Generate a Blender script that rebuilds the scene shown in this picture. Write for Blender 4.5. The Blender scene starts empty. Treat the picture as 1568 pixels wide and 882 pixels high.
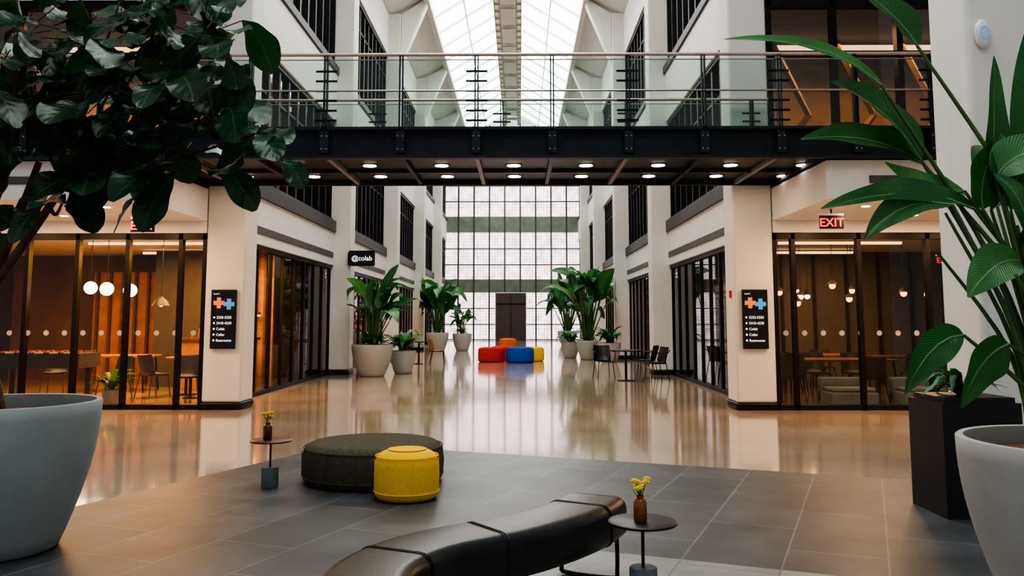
import bpy, math, random
from mathutils import Vector, Matrix
random.seed(7)
R=random.Random(11)
sc=bpy.context.scene

# ------------------------------------------------------------------ materials
def nodes(name):
    m=bpy.data.materials.new(name); m.use_nodes=True
    nt=m.node_tree; b=nt.nodes.get('Principled BSDF'); o=nt.nodes.get('Material Output')
    return m,nt,b,o
def mat(name,c,rough=.5,metal=0,var=.12,scale=6,bump=0,bscale=60,coat=0,spec=.5,sheen=0,rvar=0):
    m,nt,b,o=nodes(name)
    tc=nt.nodes.new('ShaderNodeTexCoord'); n=nt.nodes.new('ShaderNodeTexNoise')
    n.inputs['Scale'].default_value=scale; n.inputs['Detail'].default_value=5
    nt.links.new(tc.outputs['Object'],n.inputs['Vector'])
    r=nt.nodes.new('ShaderNodeValToRGB')
    r.color_ramp.elements[0].position=.3; r.color_ramp.elements[1].position=.7
    r.color_ramp.elements[0].color=(*[x*(1-var) for x in c],1)
    r.color_ramp.elements[1].color=(*[min(1,x*(1+var)) for x in c],1)
    nt.links.new(n.outputs['Fac'],r.inputs[0]); nt.links.new(r.outputs[0],b.inputs['Base Color'])
    b.inputs['Roughness'].default_value=rough; b.inputs['Metallic'].default_value=metal
    b.inputs['Coat Weight'].default_value=coat; b.inputs['Coat Roughness'].default_value=.07; b.inputs['Specular IOR Level'].default_value=spec
    b.inputs['Sheen Weight'].default_value=sheen
    if rvar:
        mr=nt.nodes.new('ShaderNodeMapRange'); mr.inputs[3].default_value=rough-rvar; mr.inputs[4].default_value=rough+rvar
        nt.links.new(n.outputs['Fac'],mr.inputs[0]); nt.links.new(mr.outputs[0],b.inputs['Roughness'])
    if bump:
        n2=nt.nodes.new('ShaderNodeTexNoise'); n2.inputs['Scale'].default_value=bscale
        nt.links.new(tc.outputs['Object'],n2.inputs['Vector'])
        bp=nt.nodes.new('ShaderNodeBump'); bp.inputs['Strength'].default_value=bump; bp.inputs['Distance'].default_value=.01
        nt.links.new(n2.outputs['Fac'],bp.inputs['Height']); nt.links.new(bp.outputs[0],b.inputs['Normal'])
    return m
def emit(name,c,s):
    m,nt,b,o=nodes(name)
    b.inputs['Base Color'].default_value=(*[x*.5 for x in c],1)
    b.inputs['Emission Color'].default_value=(*c,1); b.inputs['Emission Strength'].default_value=s
    return m
def glass(name,tint,base=.05,gain=.7):
    m,nt,b,o=nodes(name); nt.nodes.remove(b)
    t=nt.nodes.new('ShaderNodeBsdfTransparent'); t.inputs[0].default_value=(*tint,1)
    g=nt.nodes.new('ShaderNodeBsdfGlossy'); g.inputs['Roughness'].default_value=.02; g.inputs[0].default_value=(.95,1,.98,1)
    lw=nt.nodes.new('ShaderNodeLayerWeight'); p=nt.nodes.new('ShaderNodeMath'); p.operation='POWER'; p.inputs[1].default_value=4
    nt.links.new(lw.outputs['Facing'],p.inputs[0])
    a=nt.nodes.new('ShaderNodeMath'); a.operation='MULTIPLY_ADD'; a.inputs[1].default_value=gain; a.inputs[2].default_value=base
    nt.links.new(p.outputs[0],a.inputs[0])
    mx=nt.nodes.new('ShaderNodeMixShader'); nt.links.new(a.outputs[0],mx.inputs[0]); nt.links.new(t.outputs[0],mx.inputs[1]); nt.links.new(g.outputs[0],mx.inputs[2])
    nt.links.new(mx.outputs[0],o.inputs[0]); return m
def leafmat(name,c,rib,rough=.35,veins=22,vs=.4,bs=.3):
    m,nt,b,o=nodes(name)
    uv=nt.nodes.new('ShaderNodeUVMap'); sp=nt.nodes.new('ShaderNodeSeparateXYZ'); nt.links.new(uv.outputs[0],sp.inputs[0])
    ab=nt.nodes.new('ShaderNodeMath'); ab.operation='ABSOLUTE'; nt.links.new(sp.outputs[1],ab.inputs[0])
    ma=nt.nodes.new('ShaderNodeMath'); ma.operation='MULTIPLY_ADD'; ma.inputs[1].default_value=-.22
    nt.links.new(ab.outputs[0],ma.inputs[0]); nt.links.new(sp.outputs[0],ma.inputs[2])
    mu=nt.nodes.new('ShaderNodeMath'); mu.operation='MULTIPLY'; mu.inputs[1].default_value=veins*6.283; nt.links.new(ma.outputs[0],mu.inputs[0])
    si=nt.nodes.new('ShaderNodeMath'); si.operation='SINE'; nt.links.new(mu.outputs[0],si.inputs[0])
    pw=nt.nodes.new('ShaderNodeMapRange'); pw.inputs[1].default_value=.75; pw.inputs[2].default_value=1; nt.links.new(si.outputs[0],pw.inputs[0])
    tc=nt.nodes.new('ShaderNodeTexCoord'); n=nt.nodes.new('ShaderNodeTexNoise'); n.inputs['Scale'].default_value=3
    nt.links.new(tc.outputs['Object'],n.inputs['Vector'])
    r=nt.nodes.new('ShaderNodeValToRGB'); r.color_ramp.elements[0].position=.3; r.color_ramp.elements[1].position=.7
    r.color_ramp.elements[0].color=(*[x*.55 for x in c],1); r.color_ramp.elements[1].color=(*[x*1.5 for x in c],1)
    nt.links.new(n.outputs['Fac'],r.inputs[0])
    m1=nt.nodes.new('ShaderNodeMix'); m1.data_type='RGBA'; m1.inputs[7].default_value=(*[x*1.7 for x in c],1)
    vv=nt.nodes.new('ShaderNodeMath'); vv.operation='MULTIPLY'; vv.inputs[1].default_value=vs; nt.links.new(pw.outputs[0],vv.inputs[0])
    nt.links.new(vv.outputs[0],m1.inputs[0]); nt.links.new(r.outputs[0],m1.inputs[6])
    rb=nt.nodes.new('ShaderNodeMapRange'); rb.inputs[1].default_value=.07; rb.inputs[2].default_value=.02; nt.links.new(ab.outputs[0],rb.inputs[0])
    m2=nt.nodes.new('ShaderNodeMix'); m2.data_type='RGBA'; m2.inputs[7].default_value=(*rib,1)
    nt.links.new(rb.outputs[0],m2.inputs[0]); nt.links.new(m1.outputs[2],m2.inputs[6])
    nt.links.new(m2.outputs[2],b.inputs['Base Color']); b.inputs['Roughness'].default_value=rough
    bp=nt.nodes.new('ShaderNodeBump'); bp.inputs['Strength'].default_value=bs; bp.inputs['Distance'].default_value=.006
    nt.links.new(si.outputs[0],bp.inputs['Height']); nt.links.new(bp.outputs[0],b.inputs['Normal'])
    tr=nt.nodes.new('ShaderNodeBsdfTranslucent'); tr.inputs[0].default_value=(c[0]*2.5,c[1]*2.5,c[2]*1.2,1)
    mx=nt.nodes.new('ShaderNodeMixShader'); mx.inputs[0].default_value=.18
    nt.links.new(b.outputs[0],mx.inputs[1]); nt.links.new(tr.outputs[0],mx.inputs[2]); nt.links.new(mx.outputs[0],o.inputs[0])
    return m
def brickmat(name,c1,c2,mortar,w,h,ms,offset=.5,rough=.5,bump=.2,emission=0,plane='XY',nlo=.7,nhi=1.3):
    m,nt,b,o=nodes(name)
    tc=nt.nodes.new('ShaderNodeTexCoord'); sp=nt.nodes.new('ShaderNodeSeparateXYZ'); cb=nt.nodes.new('ShaderNodeCombineXYZ')
    nt.links.new(tc.outputs['Object'],sp.inputs[0])
    ax={'X':0,'Y':1,'Z':2}; nt.links.new(sp.outputs[ax[plane[0]]],cb.inputs[0]); nt.links.new(sp.outputs[ax[plane[1]]],cb.inputs[1])
    k=nt.nodes.new('ShaderNodeTexBrick'); k.offset=offset; k.inputs['Scale'].default_value=1
    k.inputs['Brick Width'].default_value=w; k.inputs['Row Height'].default_value=h; k.inputs['Mortar Size'].default_value=ms; k.inputs['Mortar Smooth'].default_value=.1
    k.inputs['Color1'].default_value=(*c1,1); k.inputs['Color2'].default_value=(*c2,1); k.inputs['Mortar'].default_value=(*mortar,1)
    nt.links.new(cb.outputs[0],k.inputs['Vector'])
    n=nt.nodes.new('ShaderNodeTexNoise'); n.inputs['Scale'].default_value=2.2; n.inputs['Detail'].default_value=8; nt.links.new(tc.outputs['Object'],n.inputs['Vector'])
    mp=nt.nodes.new('ShaderNodeMapRange'); mp.inputs[1].default_value=.3; mp.inputs[2].default_value=.7; mp.inputs[3].default_value=nlo; mp.inputs[4].default_value=nhi; nt.links.new(n.outputs['Fac'],mp.inputs[0])
    mx=nt.nodes.new('ShaderNodeMix'); mx.data_type='RGBA'; mx.blend_type='MULTIPLY'; mx.inputs[0].default_value=1
    nt.links.new(k.outputs['Color'],mx.inputs[6]); nt.links.new(mp.outputs[0],mx.inputs[7])
    nt.links.new(mx.outputs[2],b.inputs['Base Color']); b.inputs['Roughness'].default_value=rough
    if emission:
        nt.links.new(mx.outputs[2],b.inputs['Emission Color']); b.inputs['Emission Strength'].default_value=emission
    if bump:
        bp=nt.nodes.new('ShaderNodeBump'); bp.inputs['Strength'].default_value=bump; bp.inputs['Distance'].default_value=.004; bp.invert=True
        nt.links.new(k.outputs['Fac'],bp.inputs['Height']); nt.links.new(bp.outputs[0],b.inputs['Normal'])
    return m

WHITE=mat('white_plaster',(.74,.72,.69),.6,var=.03,scale=2)
COLM=mat('column_plaster',(.70,.66,.62),.55,var=.04,scale=1.5)
OFFW=mat('soffit_white',(.74,.72,.69),.6,var=.03)
BLACK=mat('black_steel',(.007,.008,.010),.4,var=.2,spec=.3)
FASC=mat('bridge_steel',(.014,.020,.028),.5,var=.25,scale=4,spec=.35)
DGREY=mat('dark_grey_panel',(.065,.065,.07),.5,var=.1)
MULL=mat('grid_mullion',(.05,.045,.045),.5,var=.1)
GRILL=mat('vent_grille',(.09,.085,.08),.5)
STEEL=mat('brushed_steel',(.42,.40,.38),.3,.9)
RAILW=mat('handrail_metal',(.50,.42,.35),.35,.5)
JOIST=mat('joist_grey',(.18,.18,.19),.5)
FLOOR=mat('polished_concrete',(.50,.39,.295),.11,var=.16,scale=.9,coat=.7,rvar=.035,bump=.015,bscale=3)
TILE=brickmat('slate_tiles',(.046,.051,.058),(.074,.079,.086),(.14,.145,.15),1.2,.6,.006,.5,.42,.25,nlo=.65,nhi=1.35)
TILEL=brickmat('light_tiles',(.20,.20,.195),(.26,.26,.255),(.12,.12,.12),1.2,.6,.005,.5,.42,.25,nlo=.8,nhi=1.2)
CARPET=mat('room_floor',(.10,.08,.06),.35,var=.2)
WOOD=mat('warm_wood',(.36,.16,.05),.5,var=.25,scale=3)
WOODD=mat('dark_wood',(.10,.05,.025),.5,var=.3)
DWALL=mat('dark_room_wall',(.045,.04,.037),.7)
OCHRE=mat('ochre_room_wall',(.17,.09,.04),.6,var=.3,scale=1)
GWALL=mat('grey_room_wall',(.12,.11,.10),.7)
GL=glass('storefront_glass',(.62,.62,.60),.05,.5)
GLU=glass('upper_window_glass',(.48,.52,.52),.10,.6)
GLB=glass('balustrade_glass',(.72,.84,.79),.05,.5)
SKY=emit('skylight_panel',(.95,1,.97),4.8)
BACKG=brickmat('glass_block',(.90,.74,.75),(.74,.61,.63),(.36,.29,.30),.2,.2,.014,0,.3,0,2.1,'XZ',nlo=.65,nhi=1.2)
GREEN=mat('green_band',(.17,.20,.155),.5,var=.2,scale=2)
BRONZE=mat('bronze_door',(.085,.062,.052),.4,.1)
DL=emit('downlight_lens',(1,.90,.76),10)
WARM=emit('warm_lamp',(1,.55,.2),10)
WARM2=emit('warm_strip',(1,.62,.30),2.5)
ORB=emit('orange_bulb',(1,.28,.03),8)
GLOBE=emit('globe_lamp',(1,.80,.52),10)
RED=emit('exit_red',(1,.0,.0),1.8)
PLANTER=mat('planter_fibre',(.42,.41,.39),.6,var=.05,bump=.06,bscale=40)
PLANTB=mat('planter_cool',(.36,.41,.41),.6,var=.05,bump=.06,bscale=40)
SOIL=mat('mulch',(.14,.06,.03),.9,var=.5,scale=30,bump=1,bscale=30)
LEAFD=leafmat('fiddle_leaf',(.012,.052,.022),(.06,.13,.05),.30,7,.25,.12)
LEAFS=leafmat('strelitzia_leaf',(.023,.105,.032),(.13,.28,.09),.28,26)
LEAFL=leafmat('strelitzia_leaf_pale',(.065,.21,.075),(.22,.38,.15),.28,26)
STEM=mat('green_stem',(.06,.15,.035),.45)
BARK=mat('fig_bark',(.12,.065,.04),.8,var=.3,scale=20,bump=.5)
LEATH=mat('black_leather',(.010,.011,.013),.28,var=.15,bump=.10,bscale=180)
GFAB=mat('grey_fabric',(.10,.088,.066),.95,var=.25,scale=40,bump=.6,bscale=220,spec=.2)
YFAB=mat('yellow_fabric',(1.0,.56,.003),.9,var=.08,scale=40,bump=.5,bscale=220,spec=.2)
RFAB=mat('red_fabric',(.60,.03,.012),.9,bump=.4,bscale=150,spec=.2)
BFAB=mat('blue_fabric',(.012,.09,.45),.9,bump=.4,bscale=150,spec=.2)
OFAB=mat('orange_fabric',(.75,.15,.015),.9,bump=.4,bscale=150,spec=.2)
LFAB=mat('light_grey_fabric',(.22,.28,.32),.9,bump=.4,bscale=150)
TTOP=mat('table_top_brown',(.12,.035,.03),.4)
TTOPB=mat('table_top_black',(.02,.02,.022),.4)
TBASE=mat('table_base_concrete',(.16,.20,.22),.6,bump=.1)
YPET=mat('yellow_petals',(1,.72,.015),.6)
AMBER=mat('amber_glass',(.28,.09,.01),.1,var=.1,coat=.5)
DBOT=mat('dark_bottle',(.09,.025,.012),.12,coat=.5)
SCRN=mat('sign_black',(.006,.008,.012),.35)
SORG=emit('sign_orange',(.9,.22,.06),.6)
SBLU=emit('sign_blue',(.06,.36,.65),.6)
STXT=emit('sign_text',(1,1,1),.9)
SKIN=mat('skin',(.5,.28,.2),.5)
SHIRT=mat('shirt_pale_green',(.40,.55,.42),.8)
JEANS=mat('jeans_blue',(.03,.07,.18),.8)
HAIR=mat('brown_hair',(.05,.025,.015),.6)
WPL=mat('white_plastic',(.75,.75,.76),.3)
FROST=mat('frosted_dot',(.36,.36,.34),.6)

# ------------------------------------------------------------------ mesh builder
class MB:
    def __init__(s): s.v=[];s.f=[];s.m=[];s.s=[];s.uv=[];s.mats=[];s.xlim=None
    def mi(s,m):
        if m not in s.mats: s.mats.append(m)
        return s.mats.index(m)
    def add(s,V,F,m,smooth=False,M=None,uv=None):
        o=len(s.v); k=s.mi(m)
        for i,p in enumerate(V):
            p=Vector(p); s.v.append(M@p if M else p); s.uv.append(uv[i] if uv else (0,0))
        for f in F: s.f.append([o+i for i in f]); s.m.append(k); s.s.append(smooth)
    def box(s,x0,x1,y0,y1,z0,z1,m,M=None):
        if x0>x1:x0,x1=x1,x0
        if y0>y1:y0,y1=y1,y0
        V=[(x0,y0,z0),(x1,y0,z0),(x1,y1,z0),(x0,y1,z0),(x0,y0,z1),(x1,y0,z1),(x1,y1,z1),(x0,y1,z1)]
        s.add(V,[(0,3,2,1),(4,5,6,7),(0,1,5,4),(1,2,6,5),(2,3,7,6),(3,0,4,7)],m,False,M)
    def quad(s,a,b,c,d,m): s.add([a,b,c,d],[(0,1,2,3)],m)
    def lathe(s,prof,c,m,n=32,M=None,caps=True):
        V=[];F=[]
        for r,z in prof:
            for i in range(n):
                a=2*math.pi*i/n; V.append((c[0]+r*math.cos(a),c[1]+r*math.sin(a),c[2]+z))
        for j in range(len(prof)-1):
            for i in range(n):
                k=(i+1)%n; F.append((j*n+i,j*n+k,(j+1)*n+k,(j+1)*n+i))
        if caps: F.append([i for i in range(n)][::-1]); F.append([(len(prof)-1)*n+i for i in range(n)])
        s.add(V,F,m,True,M)
    def cyl(s,c,r,h,m,n=20): s.lathe([(r,0),(r,h)],c,m,n)
    def tube(s,P,r,m,n=8,closed=False):
        P=[Vector(p) for p in P]; V=[];F=[]; L=len(P); prev=None
        for i,p in enumerate(P):
            if closed: t=P[(i+1)%L]-P[i-1]
            else: t=P[min(i+1,L-1)]-P[max(i-1,0)]
            if t.length<1e-6: t=Vector((0,0,1))
            t.normalize()
            if prev is None:
                a=Vector((0,0,1)) if abs(t.z)<.9 else Vector((1,0,0)); u=t.cross(a).normalized()
            else:
                u=prev-t*prev.dot(t); u.normalize()
            prev=u; w=t.cross(u); rr=r[i] if isinstance(r,(list,tuple)) else r
            for j in range(n):
                a=2*math.pi*j/n; V.append(p+(u*math.cos(a)+w*math.sin(a))*rr)
        for i in range(L if closed else L-1):
            k=(i+1)%L
            for j in range(n):
                l=(j+1)%n; F.append((i*n+j,i*n+l,k*n+l,k*n+j))
        if not closed: F.append(list(range(n))[::-1]); F.append([(L-1)*n+j for j in range(n)])
        s.add(V,F,m,True)
    def ball(s,c,r,m,n=14,sc=(1,1,1)):
        V=[];F=[];k=n//2
        for j in range(k+1):
            th=math.pi*j/k
            for i in range(n):
                a=2*math.pi*i/n; V.append((c[0]+r*sc[0]*math.sin(th)*math.cos(a),c[1]+r*sc[1]*math.sin(th)*math.sin(a),c[2]+r*sc[2]*math.cos(th)))
        for j in range(k):
            for i in range(n):
                l=(i+1)%n; F.append((j*n+i,(j+1)*n+i,(j+1)*n+l,j*n+l))
        s.add(V,F,m,True)
    def blade(s,p0,p1,p2,width,m,nrm=(0,0,1),fold=.25,wave=.0,kind='s',n=14):
        p0,p1,p2,nrm=Vector(p0),Vector(p1),Vector(p2),Vector(nrm); V=[];F=[];U=[]; ph=R.random()*6; C=7
        for i in range(n+1):
            t=i/n; p=p0*(1-t)**2+p1*2*t*(1-t)+p2*t*t; tn=((p1-p0)*(1-t)+(p2-p1)*t)
            if tn.length<1e-6: tn=p2-p0
            tn.normalize(); sd=tn.cross(nrm)
            if sd.length<1e-3: sd=tn.cross(Vector((1,0,.1)))
            sd.normalize(); up=sd.cross(tn)
            if kind=='s': w=max(.015,math.sin(math.pi*min(1,t**.8)))**.75
            else: w=max(.03,math.sin(math.pi*min(1,t**1.35)))**.55*(.62+.42*t)
            w*=width
            for j in range(C):
                q=(j-(C-1)/2)/((C-1)/2)
                v=p+sd*(w/2*q)+up*(fold*abs(q)**1.3*w/2+wave*w*math.sin(t*13+ph+(2 if q>0 else 0))*abs(q)**2)
                if s.xlim: v.x=max(-s.xlim,min(s.xlim,v.x))
                V.append(v); U.append((t,q))
        for i in range(n):
            for j in range(C-1): F.append((i*C+j,i*C+j+1,(i+1)*C+j+1,(i+1)*C+j))
        s.add(V,F,m,True,None,U)
    def build(s,name,bevel=0,angle=35,loc=None,rot=0):
        me=bpy.data.meshes.new(name); me.from_pydata([tuple(v) for v in s.v],[],s.f)
        for m in s.mats: me.materials.append(m)
        me.polygons.foreach_set('material_index',s.m); me.polygons.foreach_set('use_smooth',s.s)
        ul=me.uv_layers.new(name='UVMap')
        for lp in me.loops: ul.data[lp.index].uv=s.uv[lp.vertex_index]
        me.update()
        try: me.set_sharp_from_angle(angle=math.radians(angle+8))
        except Exception: pass
        ob=bpy.data.objects.new(name,me); sc.collection.objects.link(ob)
        if loc: ob.location=loc
        if rot: ob.rotation_euler[2]=rot
        if bevel:
            b=ob.modifiers.new('bevel','BEVEL'); b.width=bevel; b.segments=3; b.limit_method='ANGLE'; b.angle_limit=math.radians(40)
        return ob
def crom(P,n=8):
    P=[Vector(p) for p in P]; out=[]
    for i in range(len(P)-1):
        a=P[max(i-1,0)];b=P[i];c=P[i+1];d=P[min(i+2,len(P)-1)]
        for k in range(n):
            t=k/n; out.append(.5*((2*b)+(c-a)*t+(2*a-5*b+4*c-d)*t*t+(3*b-a-3*c+d)*t**3))
    out.append(P[-1]); return out
def text(body,size,loc,m,parent,rot=(math.pi/2,0,0),align='LEFT',bold=0):
    cu=bpy.data.curves.new('lettering','FONT'); cu.body=body; cu.size=size; cu.extrude=.002; cu.align_x=align; cu.offset=bold
    cu.materials.append(m); ob=bpy.data.objects.new('lettering',cu); sc.collection.objects.link(ob)
    ob.location=loc; ob.rotation_euler=rot; ob.parent=parent; return ob

# ------------------------------------------------------------------ shell
YC=[14.55,23.6,32.7,41.8,50.9]; YE=60.0
m=MB(); m.box(-14,14,-4,61,-.1,0,FLOOR); m.build('floor')
m=MB(); m.box(-3.5,0,0,9.6,.0005,.004,TILE); m.box(-15,-3.5,0,3.6,.0005,.004,TILE); m.box(-15,-3.5,3.6,9.6,.0005,.004,TILEL)
th=math.radians(21.7)
o=m.build('floor_tiles'); 
A=Vector((math.sin(th),math.cos(th),0)); B=Vector((math.cos(th),-math.sin(th),0))
o.matrix_world=Matrix(((A.x,-B.x,0,-1.64),(A.y,-B.y,0,10.65),(0,0,1,0),(0,0,0,1)))
for v in o.data.vertices: v.co.y*=-1
o.data.flip_normals()

for s,side in ((-1,'left'),(1,'right')):
    for i,y in enumerate(YC):
        c=MB(); c.box(s*4.1,s*4.76,y,y+.65,0.12,13.3,COLM); c.box(s*4.08,s*4.78,y-.02,y+.67,0,.12,BLACK)
        a=[(s*4.1,y+.1,11.3),(s*4.1,y+.1,13.3),(s*3.1,y+.1,14.0),(s*3.1,y+.1,13.7)]
        V=a+[(x,yy+.45,z) for x,yy,z in a]
        c.add(V,[(0,1,2,3),(7,6,5,4),(0,3,7,4),(3,2,6,7),(2,1,5,6),(1,0,4,5)],WHITE)
        c.build('column',.035)
    w=MB(); g=MB()
    ends=YC[1:]+[YE]
    for i,y in enumerate(YC):
        y0=y+.65; y1=ends[i]
        w.box(s*4.55,s*5.0,y0,y1,2.94,3.85,WHITE)
        w.box(s*4.53,s*4.56,y0+.15,y1-.15,3.14,3.29,GRILL)
        w.box(s*4.50,s*4.9,y0,y1,3.85,4.15,DGREY)
        w.box(s*4.55,s*5.0,y0,y1,6.9,8.25,WHITE)
        w.box(s*4.50,s*4.9,y0,y1,8.25,8.45,DGREY)
        w.box(s*4.55,s*5.0,y0,y1,11.6,13.2,WHITE)
        w.box(s*4.60,s*4.72,y0,y1,2.84,2.94,BLACK); w.box(s*4.60,s*4.72,y0,y1,0,.08,BLACK)
        n=9
        for k in range(n+1):
            yy=y0+(y1-y0)*k/n; t=.045 if k%3 else .09
            w.box(s*4.63,s*4.70,yy-t/2,yy+t/2,0,2.9,BLACK)
        for k in range(12):
            yy=y0+(y1-y0)*(k+.0)/11
            for z0,z1 in ((4.15,6.9),(8.45,11.6)):
                w.box(s*4.64,s*4.78,yy-.06,yy+.06,z0,z1,BLACK)
        for z0,z1 in ((4.15,6.9),(8.45,11.6)):
            w.box(s*4.6,s*4.8,y0,y1,z0,z0+.08,BLACK); w.box(s*4.6,s*4.8,y0,y1,z1-.1,z1,BLACK); w.box(s*4.66,s*4.78,y0,y1,z1-.85,z1-.79,BLACK)
            g.quad((s*4.72,y0,z0),(s*4.72,y1,z0),(s*4.72,y1,z1),(s*4.72,y0,z1),GLU)
        g.quad((s*4.67,y0,0),(s*4.67,y1,0),(s*4.67,y1,2.9),(s*4.67,y0,2.9),GL)
    w.build('wall_'+side,.008); g.build('window_1' if s<0 else 'window_2')
    f=MB()
    f.box(s*4.8,s*12,14.75,60,3.05,3.75,OFFW); f.box(s*4.8,s*12,14.75,60,3.76,4.08,DWALL)
    f.box(s*4.8,s*12,14.75,60,7.1,8.2,GWALL); f.box(s*4.8,s*12,14.75,60,11.7,12,GWALL)
    f.build('ceiling_rooms_'+side)
    f=MB(); f.box(s*12,s*12.2,11.9,60,0,12,DWALL)
    for y in YC[1:]: f.box(s*4.85,s*12,y+.2,y+.35,4.08,11.7,GWALL)
    for y in YC[1:]: f.box(s*4.85,s*12,y+.2,y+.35,0,3.05,OCHRE if s<0 else GWALL)
    for y in YC[1:]: f.box(s*8.2,s*8.3,y+.35,y+9.2,0,3.05,OCHRE if s<0 else GWALL)
    f.build('wall_rooms_'+side)
    f=MB()
    for i,y in enumerate(YC):
        for yy in (y+2.5,y+5,y+7.5):
            f.box(s*5.6,s*8.0,yy-.04,yy+.04,2.95,3.0,WARM2)
            f.box(s*5.4,s*9,yy-.06,yy+.06,6.85,6.95,WARM2)
            if i<4: f.box(s*5.4,s*9,yy-.06,yy+.06,11.4,11.5,WARM2)
    f.build('linear_ceiling_lights')
    c=MB(); c.quad((s*4.8,-4,13.2),(s*4.8,60,13.2),(s*3.1,60,14),(s*3.1,-4,14),WHITE)
    c.box(s*3.0,s*3.2,-4,60,13.75,14.03,WHITE)
    c.build('ceiling_cove_'+side)
    k=MB(); k.quad((s*3.05,-4,14.05),(s*3.05,59.8,14.05),(s*.6,59.8,15.6),(s*.6,-4,15.6),SKY); k.build('skylight_glazing')
    k=MB()
    y=-3
    while y<59.5:
        a=[(s*2.98,y,13.94),(s*.64,y,15.42),(s*.64,y,15.54),(s*2.98,y,14.06)]; V=a+[(p[0],p[1]+.07,p[2]) for p in a]
        k.add(V,[(0,1,2,3),(7,6,5,4),(0,4,5,1),(1,5,6,2),(2,6,7,3),(3,7,4,0)],WHITE); y+=2.0
    q=.5; x=3.05-2.45*q; z=14.0+1.55*q; k.box(s*x-.025,s*x+.025,-4,59.5,z-.05,z+.02,WHITE)
    k.build('skylight_bars')
BEIGE=mat('ridge_beige',(.25,.20,.15),.6)
k=MB(); k.box(-.62,.62,-4,59.8,15.62,15.75,OFFW)
for x in (-.48,.48):
    k.box(x-.13,x+.13,-4,59.8,15.45,15.55,BEIGE); k.box(x-.13,x-.09,-4,59.8,14.95,15.03,BEIGE); k.box(x+.09,x+.13,-4,59.8,14.95,15.03,BEIGE)
    y=-3.5
    while y<59.5: k.box(x-.13,x+.13,y,y+.22,14.97,15.5,BEIGE); y+=.9
y=-3.5
while y<59.5: k.box(-.4,.4,y,y+.12,15.1,15.25,BEIGE); y+=2.7
k.build('ridge_beam')
b=MB(); b.quad((-4.8,60.1,0),(4.8,60.1,0),(4.8,60.1,15.8),(-4.8,60.1,15.8),BACKG)
b.build('wall_back')
b=MB()
for z0,z1 in ((3.28,4.18),(7.44,8.54),(11.7,12.7)): b.box(-4.8,4.8,59.88,60.05,z0,z1,GREEN)
x=-4.8
while x<4.81:
    if not(-1.2<x<.95): b.box(x-.05,x+.05,59.86,60.06,0,15.5,MULL)
    else: b.box(x-.05,x+.05,59.86,60.06,3.3,15.5,MULL)
    x+=1.07
for z in (.06,1.1,2.2,5.2,6.3,9.6,10.7,13.7,14.7):
    b.box(-4.8,-1.17,59.92,60.06,z-.035,z+.035,MULL); b.box(.97,4.8,59.92,60.06,z-.035,z+.035,MULL)
    if z>3.3: b.box(-1.17,.97,59.92,60.06,z-.035,z+.035,MULL)
b.build('trim_back_wall')
b=MB(); b.box(-1.15,.95,59.6,59.84,0,3.25,BRONZE); b.box(-.12,-.08,59.57,59.62,0,3.1,BLACK); b.box(-1.15,.95,59.57,59.62,2.45,2.55,BLACK)
for x in (-.3,.1): b.box(x-.02,x+.02,59.52,59.56,1,1.5,STEEL)
b.build('door_1',.02)

# ---------------------------------------------------------- front room partitions
for s,side in ((-1,'left'),(1,'right')):
    f=MB(); y=14.62
    xs=[4.79,5.2,6.1,6.95,7.8,8.65,9.5,10.4,11.4] if s<0 else [4.79,5.1,6.2,7.35,8.5,9.6,10.7,11.6]
    for x in xs: f.box(s*x-.035,s*x+.035,y-.06,y+.06,0,2.93,BLACK)
    f.box(s*4.76,s*12,y-.06,y+.06,2.83,2.93,BLACK); f.box(s*4.76,s*12,y-.06,y+.06,0,.08,BLACK)
    f.quad((s*4.76,y,0),(s*12,y,0),(s*12,y,2.9),(s*4.76,y,2.9),GL)
    x=4.95
    while x<11.5:
        f.lathe([(.045,-.002),(.045,.002)],(0,0,0),FROST,16,Matrix.Translation((s*x,y-.01,1.26))@Matrix.Rotation(math.pi/2,4,'X')); x+=.31
    f.build('glass_partition')
    f=MB()
    x=4.8
    while x<12: f.box(s*x-.05,s*x+.05,y-.08,y+.08,4.1,7,BLACK); x+=1.12
    f.box(s*4.76,s*12,y-.08,y+.08,4.08,4.2,BLACK); f.box(s*4.76,s*12,y-.08,y+.08,6.0,6.07,BLACK); f.box(s*4.76,s*12,y-.08,y+.08,6.85,7.0,BLACK)
    f.quad((s*4.76,y,4.1),(s*12,y,4.1),(s*12,y,7),(s*4.76,y,7),GLU)
    f.build('window_3' if s<0 else 'window_4')
    f=MB(); f.box(s*4.76,s*12,14.56,14.76,7,13.2,WHITE); f.build('wall_front_'+side)
    f=MB(); f.box(s*4.77,s*12,11.92,14.75,3.14,3.69,OFFW); f.box(s*4.77,s*12,14.55,14.72,2.935,3.14,OFFW)
    x0=5.35 if s>0 else 5.6; f.box(s*x0,s*(x0+1.15),11.90,11.93,3.36,3.47,GRILL)
    f.build('ceiling_soffit_'+side,.01)
    f=MB(); f.box(s*4.77,s*12,11.95,14.54,3.74,4.1,DWALL); f.build('floor_balcony_'+side)
    f=MB()
    for x in (5.6,6.8,8.0,9.2):
        for yy in (12.7,13.8): f.lathe([(.06,0),(.06,.006)],(s*x,yy,3.133),DL,16)
    f.build('soffit_downlights')

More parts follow.
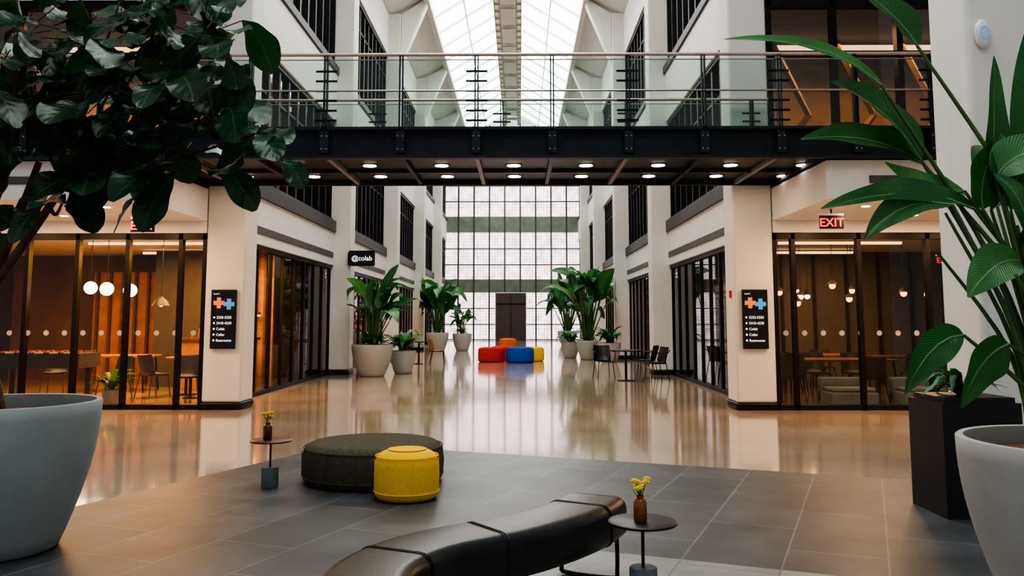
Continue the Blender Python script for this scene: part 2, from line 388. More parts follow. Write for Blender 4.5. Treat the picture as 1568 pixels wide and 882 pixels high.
# ------------------------------------------------------------------ bridge
b=MB(); YF=11.87
b.box(-4.76,4.76,YF+.05,14.4,3.80,4.1,BLACK)
for z0,z1,yy in ((3.73,4.12,YF),(3.70,3.74,YF-.09),(4.10,4.14,YF-.09)): b.box(-11.9,8.2,yy,YF+.045,z0,z1,FASC)
b.box(-4.76,4.76,14.38,14.46,3.72,4.12,FASC)
for k in range(-4,5): b.box(-.08+1.05*k-.03,-.08+1.05*k+.03,YF+.06,14.38,3.73,3.82,JOIST if k%2==0 else BLACK)
b.box(-4.76,4.76,13.3,13.36,3.75,3.81,BLACK)
for q in range(9): b.lathe([(.10,0),(.10,.012)],(.43-1.085*4+1.085*q,12.9,3.782),DL,20); b.lathe([(.10,0),(.10,.012)],(.435-1.085*4+1.085*q,13.9,3.782),DL,20)
for q in range(9):
    for yy in (12.9,13.9): b.lathe([(.13,0),(.13,.02)],(.43-1.085*4+1.085*q,yy,3.79),BLACK,20)
b.build('bridge_deck')
def railing(name,x0,x1,y,z,first,step,brk,face):
    r=MB(); x=first
    while x<x1:
        r.box(x-.028,x-.012,y-.04,y+.04,z-.35,z+1.03,FASC); r.box(x+.012,x+.028,y-.04,y+.04,z-.35,z+1.03,FASC)
        r.box(x-.06,x+.06,y-.055,y-.03,z-.35,z-.05,FASC)
        for zz in (z-.30,z-.12):
            for dx in (-.035,.035): r.ball((x+dx,y-.06,zz),.012,STEEL,8)
        if brk(x):
            for k in range(6):
                zz=z+.12+k*.14; r.box(x-.15,x+.15,y+.02,y+.035,zz-.014,zz+.014,BLACK)
        x+=step
    r.tube([(x0,y,z+1.05),(x1,y,z+1.05)],.024,RAILW,10); r.tube([(x0,y-.02,z+.53),(x1,y-.02,z+.53)],.014,STEEL,8)
    r.quad((x0,y+.03,z+.03),(x1,y+.03,z+.03),(x1,y+.03,z+.98),(x0,y+.03,z+.98),GLB)
    for zz in (z+.98,): r.box(x0,x1,y+.02,y+.04,zz,zz+.012,STEEL)
    r.build(name)
railing('bridge_railing',-11.9,8.2,YF-.05,4.12,-.08-1.05*11,1.05,lambda x:abs(((x+.08)/2.1)-round((x+.08)/2.1))<.05,-1)
railing('bridge_railing',-4.7,4.7,14.36,4.12,-.08-1.05*4+.3,2.1,lambda x:True,1)

p=MB(); p.box(5.0,9,8.5,9.3,0,9,WHITE); p.build('column',.06)
d=MB(); d.ball((5.14,8.47,4.33),.1,WPL,20,(.8,.5,1.5)); d.tube([(5.14+.04*math.cos(a),8.422,4.33+.06*math.sin(a)) for a in [i*math.pi/8 for i in range(16)]],.005,SBLU,6,True)
d.build('wall_sensor')

# ------------------------------------------------------------------ signs
for s in (-1,1):
    x0=s*4.42; g=MB()
    g.box(x0-.21,x0+.21,14.50,14.53,1.0,1.98,SCRN)
    for cx,mm in ((x0-.08,SORG),(x0+.09,SBLU)):
        cz=1.76 if mm is SORG else 1.74
        g.box(cx-.09,cx+.09,14.495,14.5,cz-.035,cz+.035,mm); g.box(cx-.035,cx+.035,14.493,14.5,cz-.09,cz+.09,mm)
    for k in range(5): g.lathe([(.016,-.002),(.016,.002)],(0,0,0),STXT,12,Matrix.Translation((x0-.15,14.496,1.52-k*.095))@Matrix.Rotation(math.pi/2,4,'X'))
    o=g.build('wayfinding_sign')
    for k,t in enumerate(('2255-5255','2410-4230','Colab','Cellar','Restrooms')): text(t,.058,(x0-.11,14.495,1.50-k*.095),STXT,o)
    text('Level 1',.035,(x0-.17,14.495,1.90),STXT,o)
g=MB(); g.box(-4.12,-3.42,23.52,23.58,2.92,3.34,SCRN); g.box(-4.15,-4.1,23.5,23.6,2.95,3.3,BLACK)
o=g.build('blade_sign'); text('@colab',.18,(-3.77,23.515,3.07),STXT,o,align='CENTER',bold=.001)
def exit_sign(x,y,z,hang,k=1):
    g=MB(); g.box(x-.18*k,x+.18*k,y,y+.02,z-.1*k,z+.1*k,SCRN); g.box(x-.18*k,x+.18*k,y-.01,y+.04,z+.1*k,z+.13*k,WPL); g.box(x-.01,x+.01,y+.0,y+.02,z+.1*k,hang,BLACK)
    o=g.build('exit_sign'); text('EXIT',.18*k,(x,y-.004,z-.065*k),RED,o,align='CENTER',bold=.003*k)
exit_sign(5.2,13,2.94,3.14); exit_sign(-5.18,13,2.9,3.14); exit_sign(8.56,16.5,2.6,3.05,.8)
g=MB(); g.box(4.07,4.1,14.75,14.83,1.85,1.97,mat('alarm_red',(.6,.03,.02),.4)); g.build('fire_alarm')

# ------------------------------------------------------------------ furniture
def pouf(name,x,y,r,h,fab,seam=True):
    m=MB(); e=min(.12,h*.32); pr=[(0.001,.0),(r*.90,.0)]
    for k in range(7):
        a=-math.pi/2+k*math.pi/12; pr.append((r-e*.6+e*.6*math.cos(a),e*.6+e*.6*math.sin(a)))
    pr+= [(r*1.012,h*.5)]
    for k in range(9):
        a=k*math.pi/16; pr.append((r-e+e*math.cos(a),h-e+e*math.sin(a)))
    pr+=[(r*.6,h+.008),(r*.25,h+.012),(.001,h+.012)]
    m.lathe(pr,(x,y,.004 if y<11 else 0),fab,56)
    for zz,rr in ((h-e*.35,r-e*.08),(e*.6,r*1.0)):
        m.tube([(x+rr*math.cos(a),y+rr*math.sin(a),zz) for a in [i*math.pi/28 for i in range(56)]],.006,fab,6,True)
    for k in range(8):
        a=k*math.pi/4+.3
        m.tube([(x+math.cos(a)*(r*1.008),y+math.sin(a)*(r*1.008),z) for z in (e*.7,h*.5,h-e*.5)],.003,fab,5)
    return m.build(name,angle=60)
pouf('large_round_ottoman',-.85,8.3,.65,.36,GFAB)
pouf('round_pouf',-.43,7.46,.27,.40,YFAB)
pouf('round_pouf',-.48,30.6,.46,.5,RFAB); pouf('round_pouf',.52,30.2,.48,.52,BFAB)
pouf('round_pouf',.05,34.5,.35,.72,OFAB); pouf('round_pouf',1.0,31.2,.38,.5,YFAB); pouf('round_pouf',-.15,31.9,.4,.5,RFAB)

def side_table(x,y,top):
    m=MB(); m.lathe([(.001,0),(.072,0),(.075,.01),(.075,.165),(.07,.172),(.001,.172)],(x,y,.004),TBASE,28)
    m.cyl((x,y,.17),.009,.25,BLACK,12); m.lathe([(.001,.40),(.18,.40),(.186,.405),(.186,.413),(.18,.418),(.001,.418)],(x,y,0),top,48)
    m.build('side_table')
side_table(-1.72,7.95,TTOP); side_table(1.18,4.83,TTOPB)
def vase(x,y,z,glassm,sc_,n):
    m=MB(); s=sc_
    m.lathe([(.001,0),(.032*s,0),(.036*s,.006*s),(.036*s,.10*s),(.03*s,.115*s),(.02*s,.122*s),(.02*s,.135*s),(.016*s,.135*s),(.016*s,.1*s),(.001*s,.1*s)],(x,y,z),glassm,24)
    for k in range(n):
        a=k*2.4; rr=.045*s*math.sqrt(k/n); top=Vector((x+rr*math.cos(a),y+rr*math.sin(a),z+(.165+.05*R.random())*s))
        m.tube([(x,y,z+.1*s),(x+rr*.3*math.cos(a),y+rr*.3*math.sin(a),z+.14*s),top],.0022*s,STEM,5)
        for q in range(11):
            b=q*.571; d=Vector((math.cos(b),math.sin(b),.35))*.024*s
            m.blade(top,top+d*.6+Vector((0,0,.008*s)),top+d,.018*s,YPET,(0,0,1),.2,0,'s',4)
            m.blade(top,top+d*.3+Vector((0,0,.012*s)),top+d*.6+Vector((0,0,.012*s)),.016*s,YPET,(0,0,1),.2,0,'s',4)
        m.ball(top+Vector((0,0,.005*s)),.014*s,YPET,8)
    m.blade((x,y,z+.12*s),(x-.03*s,y,z+.14*s),(x-.04*s,y-.01,z+.17*s),.02*s,LEAFL,n=5)
    m.build('flower_vase')
vase(-1.745,7.93,.419,DBOT,1.1,7); vase(1.165,4.8,.419,AMBER,1.0,9)

# curved leather bench
P=crom([(.965,5.34,0),(.80,5.0,0),(.50,4.63,0),(.10,4.30,0),(-.10,3.93,0),(-.12,3.5,0),(.02,3.1,0)],8)
prof=[]; hw=.20; 
for cx,cz,a0 in ((hw-.07,.385,0),(-(hw-.07),.385,90),(-(hw-.05),.28,180),(hw-.05,.28,270)):
    rr=.07 if cz>.3 else .05
    for k in range(6):
        a=math.radians(a0+k*18); prof.append((cx+rr*math.cos(a),cz+rr*math.sin(a)))
m=MB(); V=[];F=[];n=len(prof)
fr=[]
for i,p in enumerate(P):
    t=(P[min(i+1,len(P)-1)]-P[max(i-1,0)]).normalized(); sd=Vector((t.y,-t.x,0)); fr.append((p,t,sd))
ex=[(fr[0][0]-fr[0][1]*.03,fr[0][1],fr[0][2],.8)]+[(p,t,sd,1) for p,t,sd in fr]
for p,t,sd,k in ex:
    for x,z in prof: V.append(p+sd*x*k+Vector((0,0,.335+(z-.335)*k)))
for i in range(len(ex)-1):
    for j in range(n): l=(j+1)%n; F.append((i*n+j,i*n+l,(i+1)*n+l,(i+1)*n+j))
F.append(list(range(n))); F.append([(len(ex)-1)*n+j for j in range(n)][::-1])
m.add(V,F,LEATH,True)
for i in (6,19,29,40):
    if i<len(fr):
        for off in (-.008,.008):
            p,t,sd=fr[i]; m.tube([p+t*off+sd*x*1.006+Vector((0,0,.335+(z-.335)*1.01)) for x,z in prof],.0035,LEATH,6,True)
for i in (3,20,34,46):
    p,t,sd=fr[i]
    a=p+sd*.17; b_=p-sd*.17
    m.tube(crom([a+Vector((0,0,.24)),a+Vector((0,0,.06)),a-sd*.03+Vector((0,0,.018)),b_+sd*.03+Vector((0,0,.018)),b_+Vector((0,0,.06)),b_+Vector((0,0,.24))],4),.013,BLACK,8)
for off in (-.1,.1): m.tube([p+sd*off+Vector((0,0,.225)) for p,t,sd in fr[2:-2]],.012,BLACK,6)
m.build('curved_leather_bench',angle=60)

def planter(m,x,y,rt,h,mt,rb=.55):
    pr=[(.001,0),(rt*rb,0),(rt*(rb+.06),.02*h)]
    for k in range(1,13):
        t=k/12; pr.append((rt*(rb+.06+(1-rb-.06)*math.sin(t*math.pi/2)**.95),h*(.02+.98*t)))
    pr+=[(rt*.985,h*1.008),(rt*.94,h*1.005),(rt*.925,h*.97),(rt*.91,h*.88)]
    m.lathe(pr,(x,y,.0),mt,56,caps=False); m.lathe([(.001,0),(rt*.915,0),(rt*.915,.01),(rt*.5,.03),(.001,.035)],(x,y,h*.90),SOIL,32)
def strel(m,x,y,z,H,n,seed,spread=.5,w=.2):
    r=random.Random(seed)
    for k in range(n):
        a=r.random()*6.28; hh=H*(.45+.5*r.random()); q=spread*(.25+.75*r.random())*H*.35
        d=Vector((math.cos(a),math.sin(a),0)); b0=Vector((x,y,z))+d*.06*H*.5; b1=Vector((x,y,z+hh*.62))+d*q*.6
        b1.x=max(-3.95,min(3.95,b1.x))
        L=H*(.30+.14*r.random()); tip=b1+d*(L*r.uniform(.25,.95))+Vector((0,0,L*r.uniform(-.25,.85)))
        mid=b1+d*L*.25+Vector((0,0,L*.5))
        m.tube(crom([b0,(b0+b1)/2-d*.02,b1],4),[.018*H*.5*(1-.06*i) for i in range(9)],STEM,6)
        m.blade(b1,mid,tip,w*H*(.45+.2*r.random()),LEAFS if r.random()<.7 else LEAFL,(d*-.3+Vector((r.uniform(-.5,.5),r.uniform(-1,.1),.8))),.25,.03,'s',12)
def bushy(m,x,y,z,r0,n,seed):
    r=random.Random(seed)
    for k in range(n):
        a=r.random()*6.28; d=Vector((math.cos(a),math.sin(a),0)); L=r0*(.5+.6*r.random())
        m.blade((x,y,z),Vector((x,y,z+L*r.uniform(.4,1.1)))+d*L*.4,Vector((x,y,z+L*r.uniform(0,.8)))+d*L,r0*.22,LEAFS if k%3 else LEAFL,(0,0,1),.2,.03,'s',7)
def potted(x,y,rt,h,H,n,seed,under=18):
    m=MB(); m.xlim=4.05; planter(m,x,y,rt,h,PLANTER); strel(m,x,y,h*.88,H,n,seed,.85,.25); bushy(m,x,y,h*.9,rt*1.1,under,seed+5); m.build('potted_bird_of_paradise',angle=60)
potted(-3.36,23.0,.54,.82,2.5,34,1,36); potted(-3.3,40.5,.52,.85,3.4,34,2); potted(-2.2,41.2,.46,.8,1.7,26,3)
potted(3.2,49.5,.55,.8,4.2,36,4); potted(3.0,32.2,.40,.7,3.7,34,6)
m=MB(); planter(m,-2.70,24.1,.36,.62,PLANTER); bushy(m,-2.70,24.1,.62,.75,50,9); m.build('potted_fern')
m=MB(); m.xlim=4.05; planter(m,3.62,30.5,.42,.66,PLANTER); bushy(m,3.62,30.5,.65,.75,44,12); m.build('potted_fern')
m=MB(); planter(m,2.45,33.6,.36,.62,PLANTER); bushy(m,2.45,33.6,.56,.75,40,14); m.build('potted_fern')

# near right bird of paradise
m=MB(); PX=3.22; planter(m,PX,4.16,.60,.93,PLANTER)
base=Vector((PX,4.16,.83))
LV=[
((2.61,4.2,2.32),(2.45,4.2,2.62),(2.12,4.1,2.71),.26,LEAFS,(.3,-1,.9)),
((2.62,4.2,2.30),(2.35,4.15,2.48),(1.94,4.05,2.40),.20,LEAFS,(0,-1,.8)),
((2.42,4.2,2.72),(2.15,4.2,3.0),(1.60,4.2,2.97),.10,LEAFL,(0,-.9,.7)),
((2.62,4.2,2.93),(2.52,4.2,3.12),(2.25,4.2,3.3),.24,LEAFS,(.4,-1,.5)),
((2.93,4.15,2.05),(2.97,4.15,2.4),(2.99,4.15,2.86),.16,LEAFS,(.35,-1,0)),
((3.16,4.2,2.15),(3.24,4.2,2.7),(3.26,4.2,3.15),.24,LEAFS,(-.4,-1,0)),
((2.82,4.1,2.05),(2.5,4.05,2.20),(2.01,4.0,2.04),.17,LEAFS,(0,-.9,.8)),
((2.80,4.15,2.15),(2.62,4.15,2.10),(2.40,4.15,2.30),.18,LEAFL,(.2,-1,.6)),
((2.66,4.0,2.06),(2.40,4.0,2.12),(2.2,3.95,1.88),.16,LEAFS,(.2,-.9,.7)),
((2.94,3.95,1.78),(2.80,3.9,1.80),(2.66,3.9,1.60),.21,LEAFL,(-.1,-.9,.5)),
((2.68,4.0,1.42),(2.52,4.0,1.42),(2.36,3.95,1.14),.17,LEAFS,(.3,-1,.4)),
((2.84,3.9,1.38),(2.70,3.9,1.34),(2.60,3.9,1.08),.19,LEAFS,(.5,-1,.3)),
((2.88,4.0,2.20),(2.98,3.95,2.36),(3.16,3.9,2.30),.22,LEAFL,(.0,-1,.7)),
((2.86,4.1,2.05),(2.84,4.1,2.22),(2.98,4.1,2.42),.24,LEAFS,(.3,-1,.1)),
((3.2,3.9,2.1),(3.3,3.8,2.3),(3.55,3.7,2.2),.24,LEAFS,(0,-.8,1)),
((3.1,4.4,2.1),(3.2,4.6,2.5),(3.35,4.9,2.5),.25,LEAFS,(0,-.6,1)),
((3.05,4.0,1.75),(3.1,3.9,2.0),(3.3,3.8,2.05),.2,LEAFS,(0,-1,.5)),
]
SH=Vector((0,.28,0))
for i,(a,b_,c,w,mt,nr) in enumerate(LV):
    a=Vector(a)+SH; b_=Vector(b_)+SH; c=Vector(c)+SH; q=R.random()*6.28; bs=base+Vector((.2*math.cos(q)-.05,.15*math.sin(q),0))
    mid=Vector((bs.x*.62+a.x*.38+.03,(bs.y+a.y)/2,(bs.z+a.z)/2))
    m.tube(crom([bs,mid,a],6),[.019-.0009*k for k in range(13)],STEM,8)
    m.blade(a,b_,c,w,mt,nr,.35,.04,'s',22)
    mm=[a*(1-t)**2+Vector(b_)*2*t*(1-t)+Vector(c)*t*t for t in (0,.2,.4,.6,.8)]
    m.tube(mm,[.007,.006,.005,.004,.002],LEAFL,6)
for k in range(28):
    q=R.random()*6.28; bs=base+Vector((.25*math.cos(q)-.03,.2*math.sin(q),0)); e=bs+Vector((R.uniform(-.36,.15),R.uniform(-.1,.2),R.uniform(.7,1.4)))
    m.tube(crom([bs,(bs*.7+e*.3)+Vector((.04,0,.2)),e],5),[.017-.001*k2 for k2 in range(11)],STEM,7)
    if k%3==1: m.blade(e,e+Vector((.0,0,.22)),e+Vector((R.uniform(-.1,.3),.1,.34)),.14,LEAFS,(.2,-1,.2),.3,.02,'s',12)
m.build('potted_bird_of_paradise',angle=60)
m=MB(); m.box(3.72,4.32,6.72,7.3,0.004,.86,TTOPB); m.box(3.75,4.29,6.75,7.27,.86,.9,TTOPB); bushy(m,4.0,7.0,.88,.36,26,33); m.build('box_planter_with_fern')

# near left fiddle leaf fig
m=MB(); planter(m,-2.92,5.8,.62,.95,PLANTB,.58)
tr=[((-2.98,5.8,.8),(-3.08,5.85,1.4),(-3.0,5.8,1.75),(-2.83,5.75,2.2),(-2.72,5.75,2.55)),
    ((-2.95,5.9,.8),(-3.2,6.0,1.6),(-3.12,5.9,2.2),(-2.98,5.9,2.7),(-2.95,5.9,3.3)),
    ((-2.9,5.7,.8),(-3.1,5.7,1.5),(-2.9,5.7,1.78),(-2.6,5.7,2.25),(-2.45,5.7,2.5)),
    ((-3.05,5.8,.8),(-3.35,5.8,1.6),(-3.5,5.8,2.4),(-3.6,5.8,3.0))]
for q in tr: 
    c=crom(q,6); m.tube(c,[.042*(1-.5*i/len(c)) for i in range(len(c))],BARK,8)
blobs=[(-2.95,3.45,.35,.3),(-2.45,3.45,.35,.3),(-2.0,3.5,.3,.3),(-1.66,3.42,.25,.3),(-2.85,3.1,.3,.2),(-2.3,3.05,.3,.28),(-1.9,2.95,.28,.25),
 (-1.58,2.88,.2,.24),(-1.34,2.80,.14,.12),(-1.68,2.60,.2,.16),(-2.0,2.62,.24,.18),(-1.62,3.15,.2,.2),(-2.50,2.28,.12,.05),(-2.18,2.44,.10,.05),(-3.0,2.8,.25,.15),(-3.2,2.15,.12,.08),(-3.7,3.1,.5,.5),(-3.5,2.6,.4,.3),(-2.5,2.8,.2,.15),(-2.35,3.8,.6,.2)]
for bx,bz,rx,rz in blobs:
    st=Vector((-2.6,5.75,2.5)) if bz>2.4 else Vector((-2.62,5.72,2.25))
    if bx<-2.9: st=Vector((-3.0,5.85,2.4))
    e=Vector((bx,5.8+R.uniform(-.25,.25),bz)); mid=(st+e)/2+Vector((0,0,-.08))
    m.tube(crom([st,mid,e],5),[.017-.001*k for k in range(11)],BARK,6)
    n=int(6+ (rx*rz)*100)
    for k in range(n):
        p=e+Vector((R.uniform(-1,1)*rx,R.uniform(-1,1)*.3,R.uniform(-1,1)*rz))
        out=(p-e); out.z*=.5; out+=Vector((R.uniform(-.3,.3),R.uniform(-.6,.2),R.uniform(-.35,.15)))
        if out.length<.05: out=Vector((.3,0,-.1))
        out.normalize(); L=R.uniform(.22,.36)
        p2=p+out*L+Vector((0,0,-L*R.uniform(.1,.6))); pm=p+out*L*.5+Vector((0,0,L*.12))
        m.blade(p,pm,p2,L*.80,LEAFD,(R.uniform(-.5,.5),R.uniform(-1.2,0),R.uniform(.3,1)),.15,.08,'f',12)
        m.tube([e+(p-e)*.5,p],.004,BARK,5)
for a in (2.6,3.3,4.0): 
    d=Vector((math.cos(a),math.sin(a),0)); p=Vector((-3.1,5.8,.86)); m.blade(p+d*.3,p+d*.5+Vector((0,0,.2)),p+d*.6+Vector((0,0,.02)),.16,LEAFD,(0,0,1),.2,.05,'f',8)
m.build('potted_fiddle_leaf_fig',angle=60)

# chairs & tables
def chair(x,y,rot,fab=TTOPB,leg=BLACK,z=0,arms=False):
    m=MB(); M=Matrix.Translation((x,y,z))@Matrix.Rotation(rot,4,'Z')
    def T(P): return [M@Vector(p) for p in P]
    V=[];F=[]; U=9
    for i in range(10):
        t=i/9
        if t<.5: yy=-.22+.44*t*2; zz=.45-.02*math.sin(t*2*math.pi); 
        else: yy=.22+.10*(t-.5)*2; zz=.45+.36*(t-.5)*2
        for j in range(U):
            q=(j-4)/4; cv=.05*q*q if t>.5 else 0
            V.append(M@Vector((.225*q*(1-.15*max(0,t-.6)),yy-cv*2 if t>.5 else yy,zz+.02*q*q)))
    for i in range(9):
        for j in range(U-1): F.append((i*U+j,i*U+j+1,(i+1)*U+j+1,(i+1)*U+j))
    V2=[v+Vector((0,0,-.025)) for v in V]
    m.add(V,F,fab,True); m.add(V2,F,fab,True)
    for sx in (-1,1):
        m.tube(T([(sx*.18,-.18,.43),(sx*.22,-.22,0.0)]),.011,leg,6); m.tube(T([(sx*.18,.18,.43),(sx*.22,.25,0.0)]),.011,leg,6)
        if arms: m.tube(T([(sx*.22,-.2,.43),(sx*.25,-.18,.66),(sx*.25,.2,.68),(sx*.2,.28,.74)]),.012,leg,6)
    m.tube(T([(-.18,-.18,.425),(.18,-.18,.425),(.18,.18,.425),(-.18,.18,.425)]),.009,leg,6,True)
    m.build('dining_chair')
def rtable(x,y,r,h,top,z=0):
    m=MB(); m.lathe([(.001,h-.03),(r,h-.03),(r,h),(.001,h)],(x,y,z),top,36); m.cyl((x,y,z+.02),.03,h-.05,BLACK,12)
    m.lathe([(.001,0),(r*.55,0),(r*.55,.012),(.04,.03),(.001,.03)],(x,y,z),BLACK,28); m.build('cafe_table')
def ltable(x,y,w,d,h,top,name='long_table'):
    m=MB(); m.box(x-w/2,x+w/2,y-d/2,y+d/2,h-.04,h,top)
    for sx in (-1,1):
        for sy in (-1,1): m.tube([(x+sx*(w/2-.1),y+sy*(d/2-.08),h-.04),(x+sx*(w/2-.04),y+sy*(d/2-.03),0)],.02,BLACK,6)
    m.build(name,.005)
rtable(3.1,21.4,.40,.74,TTOPB); chair(3.80,21.2,-1.3,arms=True); chair(3.75,22.4,-1.9,arms=True); chair(2.65,22.3,.2,TTOPB,BLACK,arms=True)
chair(-2.2,29,1.6,WOOD); rtable(-2.85,29.2,.3,.74,TTOPB)
def pendant(x,y,z,top,kind='cone',mt=WARM):
    m=MB(); m.tube([(x,y,z+.1),(x,y,top)],.006,BLACK,5)
    if kind=='cone': m.lathe([(.19,0),(.12,.1),(.035,.17),(.03,.2),(.001,.2)],(x,y,z),BLACK,24); m.ball((x,y,z+.03),.05,mt,12)
    elif kind=='globe': m.ball((x,y,z),.125,mt,20)
    else: m.ball((x,y,z),.065,mt,12); m.lathe([(.10,.03),(.07,.07),(.025,.11),(.02,.14)],(x,y,z),BLACK,16)
    m.build('pendant_lamp')
w=MB(); w.box(-12,-4.9,21.4,21.5,0,3.05,OCHRE)
w.build('wall_left_room')
w=MB(); w.box(-6.35,-4.95,19.3,19.4,0,3.0,WOOD); x=-6.35
while x<-5.0: w.box(x,x+.05,19.23,19.3,0,3.0,WOODD); x+=.2
w.box(-7.6,-6.5,19.3,19.45,0,3.0,DWALL); w.box(-9.6,-7.7,20.6,20.7,.0,2.6,WOOD)
for k in range(6): w.box(-9.5+k*.3,-9.45+k*.3,20.5,20.6,0,2.6,WOODD)
w.build('wall_wood_slats')
w=MB(); w.box(-6.6,-5.1,18.2,18.7,0,1.05,WOOD); w.box(-6.65,-5.05,18.15,18.75,1.05,1.1,WOODD)
for k in range(8): w.cyl((-6.4+.16*k,18.4,1.1),.03,.14+.05*(k%3),AMBER,10)
w.box(-6.3,-5.2,19.05,19.22,1.6,1.64,WOODD); w.box(-6.3,-5.2,19.1,19.2,1.55,1.58,WARM)
for k in range(7): w.cyl((-6.15+.14*k,19.12,1.64),.03,.12+.06*(k%2),ORB if k%3==0 else AMBER,10)
w.build('coffee_bar')
w=MB(); w.box(-6.2,-4.95,14.95,15.6,.0005,.006,CARPET); w.build('door_mat')
for x,y,r_ in ((-5.6,16.1,.4),(-6.5,16.8,2.6),(-5.3,17.3,1.5),(-6.85,15.9,-.6),(-8.6,17.2,0.2)): chair(x,y,r_,DGREY,WOODD)
rtable(-6.1,17.4,.4,.74,WOOD); rtable(-5.75,16.7,.25,.45,WOOD); ltable(-7.9,18.2,1.6,.8,.75,WOOD)
m=MB(); m.box(-9.0,-7.3,15.5,16.3,.62,.88,DGREY); m.box(-8.95,-7.35,15.55,16.25,.84,.86,GREEN)
for sx in (-8.85,-7.45):
    for sy in (15.6,16.2): m.box(sx-.05,sx+.05,sy-.05,sy+.05,0,.62,WOODD)
for k in range(6): 
    xx=-8.8+k*.26; m.tube([(xx,15.3,.9),(xx,16.5,.9)],.009,STEEL,6); m.tube([(xx,15.2,.9),(xx,15.32,.9)],.018,BLACK,6)
    for yy in (15.7,15.9,16.1): m.box(xx-.02,xx+.02,yy-.02,yy+.02,.8,.92,RFAB)
m.build('foosball_table')
pendant(-7.2,16.2,2.05,3.05,'globe',GLOBE); pendant(-6.85,16.4,2.03,3.05,'globe',GLOBE); pendant(-7.9,17.0,2.1,3.05,'globe',GLOBE)
pendant(-6.5,17,1.75,3.05); pendant(-5.5,17.2,1.75,3.05); pendant(-5.9,17.9,1.9,3.05)
m=MB(); planter(m,-6.55,15.2,.16,.28,PLANTER); bushy(m,-6.55,15.2,.26,.45,26,77); m.build('potted_fern')
for k,(x,y,z) in enumerate(((5.25,17,2.15),(5.65,17.7,1.85),(5.95,17.1,1.80),(6.3,18,1.95),(6.75,17.4,2.15),(7.3,18,1.9),(5.6,19,2.2),(8.2,17.5,2.0),(6.05,18.6,2.05),(6.6,19.2,2.1),(7.7,18.9,2.1),(5.9,19.6,1.95),(7.0,19.7,2.0),(9.0,18.2,2.0))): pendant(x,y,z,3.05,'bulb',WARM if k%3==0 else ORB)
ltable(6.3,16.6,2.4,.9,.75,WOODD); ltable(8.6,18,2,.9,.75,WOODD); rtable(5.4,18.2,.35,.74,WOOD); ltable(6.9,18.7,1.6,.8,.75,WOOD)
for x,y,r_ in ((5.4,15.95,3.1),(6.85,15.95,3.2),(5.6,17.4,0),(6.4,17.4,.1),(7.1,17.3,0),(8.2,17.2,3.1),(9,17.3,3.1),(5.3,18.95,1),(6.1,18.0,3.1),(7.2,19.4,0)): chair(x,y,r_,TTOPB)
def sofa(x,y,w,h,fab):
    m=MB(); m.box(x-w/2,x+w/2,y-.35,y+.35,.04,h*.55,fab); m.box(x-w/2,x+w/2,y+.15,y+.36,.04,h,fab); m.box(x-w/2+.03,x+w/2-.03,y-.33,y+.15,h*.55,h*.7,fab); m.build('lounge_sofa',.06)
sofa(6.15,15.2,.8,.48,LFAB); sofa(7.4,15.2,.8,.48,LFAB)

w=MB(); w.box(4.9,12,20.4,20.5,0,3.05,GWALL); 
for k in range(9): w.box(5.1+k*.75,5.16+k*.75,20.32,20.4,0,3.05,BLACK)
w.build('wall_right_room')
w=MB()
for s in (-1,1):
    w.box(s*4.9,s*12,18.9,19.0,4.1,7.1,WOOD)
w.build('wall_upper_rooms')
m=MB()
for k in range(5):
    x=5.2+k*1.25; m.tube([(x,16.5,4.2),(x+.9,16.5,5.4),(x+.2,16.5,6.9)],.07,WOOD,4)
m.build('timber_brace')

def area(name,loc,size,energy,col,rot=(0,0,0)):
    l=bpy.data.lights.new(name,'AREA'); l.shape='RECTANGLE'; l.size=size[0]; l.size_y=size[1]; l.energy=energy; l.color=col
    o=bpy.data.objects.new(name,l); o.location=loc; o.rotation_euler=rot; sc.collection.objects.link(o)
area('ceiling_lamp',(-6.0,17.4,2.9),(2,2),520,(1,.46,.12))
area('ceiling_lamp',(-9.0,17.4,2.9),(2,2),200,(1,.48,.14))
area('ceiling_lamp',(6.8,18,2.9),(3,3),120,(1,.56,.24))
area('ceiling_lamp',(-8,16.5,6.8),(4,2),700,(1,.5,.2)); area('ceiling_lamp',(8,16.5,6.8),(4,2),240,(1,.50,.22))
for i in (1,2):
    area('ceiling_lamp',(-6.4,YC[i]+4.5,2.9),(2,7),160,(1,.55,.22)); area('ceiling_lamp',(6.4,YC[i]+4.5,2.9),(2,7),100,(1,.65,.4))
for s in (-1,1):
    for x in (5.6,6.8,8.0): area('soffit_lamp',(s*x,13.2,3.10),(.3,1.2),50,(1,.60,.30))
area('bridge_lamp',(-2.2,13.4,3.68),(4,.9),40,(1,.74,.48)); area('bridge_lamp',(2.2,13.4,3.68),(4,.9),40,(1,.74,.48))

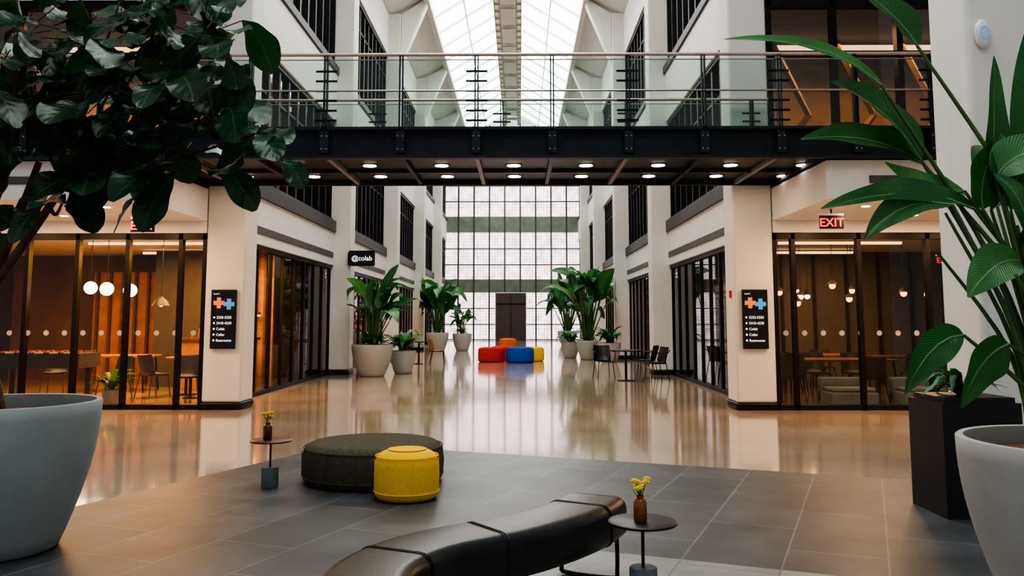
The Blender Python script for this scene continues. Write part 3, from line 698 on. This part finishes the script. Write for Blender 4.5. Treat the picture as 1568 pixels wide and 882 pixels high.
# ------------------------------------------------------------------ person on the balcony
pe=bpy.data.objects.new('standing_person',None); sc.collection.objects.link(pe); pe.location=(-7.0,12.6,4.1); pe.rotation_euler[2]=.9
def skin(name,verts,edges,rad,mt,root=0):
    me=bpy.data.meshes.new(name); me.from_pydata(verts,edges,[]); ob=bpy.data.objects.new(name,me); sc.collection.objects.link(ob); ob.parent=pe
    ob.modifiers.new('skin','SKIN'); sv=me.skin_vertices[0].data if me.skin_vertices else None
    if sv is None:
        bpy.context.view_layer.objects.active=ob; bpy.ops.mesh.customdata_skin_add(); sv=me.skin_vertices[0].data
    for i,r in enumerate(rad): sv[i].radius=r if isinstance(r,tuple) else (r,r)
    sv[root].use_root=True
    s=ob.modifiers.new('sub','SUBSURF'); s.levels=2; s.render_levels=2; me.materials.append(mt)
    ob.modifiers['skin'].use_smooth_shade=True
try:
    skin('trousers',[(0,0,.95),(.09,0,.88),(.10,-.02,.5),(.10,.02,.09),(-.09,0,.88),(-.11,.04,.5),(-.12,.10,.09),(0,0,1.05)],[(0,1),(1,2),(2,3),(0,4),(4,5),(5,6),(0,7)],[.13,.10,.07,.055,.10,.07,.055,.13],JEANS)
    skin('shirt',[(0,0,.98),(0,0,1.15),(0,0,1.35),(0,0,1.46),(.19,0,1.42),(.25,.0,1.2),(-.19,0,1.42),(-.25,0,1.2)],[(0,1),(1,2),(2,3),(2,4),(4,5),(2,6),(6,7)],[(.16,.12),(.15,.11),(.17,.11),.07,.07,.05,.07,.05],SHIRT)
    skin('arm_right',[(.25,0,1.22),(.27,-.04,1.12),(.22,-.25,1.02),(.2,-.31,1.0)],[(0,1),(1,2),(2,3)],[.042,.038,.028,.03],SKIN)
    skin('arm_left',[(-.25,0,1.22),(-.27,-.03,1.12),(-.25,-.08,.88),(-.25,-.1,.82)],[(0,1),(1,2),(2,3)],[.042,.038,.028,.032],SKIN)
    for s_,hx,hy,hz in ((1,.2,-.33,1.0),(-1,-.25,-.1,.80)):
        for q in range(4):
            dx=(q-1.5)*.018; L=.07+.01*(1-abs(q-1.5))
            skin('finger',[(hx+dx,hy,hz),(hx+dx,hy-.02,hz-L*.5),(hx+dx,hy-.01,hz-L)],[(0,1),(1,2)],[.009,.008,.007],SKIN)
        skin('thumb',[(hx-s_*.03,hy,hz+.02),(hx-s_*.05,hy-.02,hz-.01),(hx-s_*.05,hy-.03,hz-.035)],[(0,1),(1,2)],[.011,.01,.008],SKIN)
    skin('head',[(0,0,1.45),(0,0,1.53),(0,-.01,1.61),(0,-.01,1.70)],[(0,1),(1,2),(2,3)],[.055,.055,.08,.075],SKIN)
    h=MB(); h.ball((0,.015,1.69),.105,HAIR,18,(.85,1,.95)); h.ball((0,-.11,1.62),.014,SKIN,8,(1,1.3,1.6))
    for sx in (-1,1): h.ball((sx*.032,-.09,1.655),.009,HAIR,8); h.ball((sx*.085,0,1.62),.018,SKIN,8,(.5,.9,1.5))
    h.ball((0,-.09,1.575),.02,RFAB,8,(1.2,.4,.3)); o=h.build('hair_and_face'); o.parent=pe
    h=MB()
    for sx,yy in ((.10,.02),(-.12,.10)): h.ball((sx,yy-.05,.045),.05,BLACK,14,(.9,2.4,.9))
    o=h.build('shoes'); o.parent=pe
except Exception as e: print('person',e)

# ------------------------------------------------------------------ world, camera
w=bpy.data.worlds.new('world'); sc.world=w; w.use_nodes=True
bg=w.node_tree.nodes['Background']; bg.inputs[0].default_value=(.94,.96,1,1); bg.inputs[1].default_value=.34
cd=bpy.data.cameras.new('camera'); cam=bpy.data.objects.new('camera',cd); sc.collection.objects.link(cam); sc.camera=cam
cam.location=(.52,0,1.5); cam.rotation_euler=(math.radians(96),0,math.radians(.517))
cd.lens=30.54; cd.sensor_width=36; cd.shift_y=-.0593; cd.clip_end=300
sc.view_settings.view_transform='AgX'; 
try: sc.view_settings.look='AgX - High Contrast'
except Exception: pass
sc.view_settings.exposure=.16
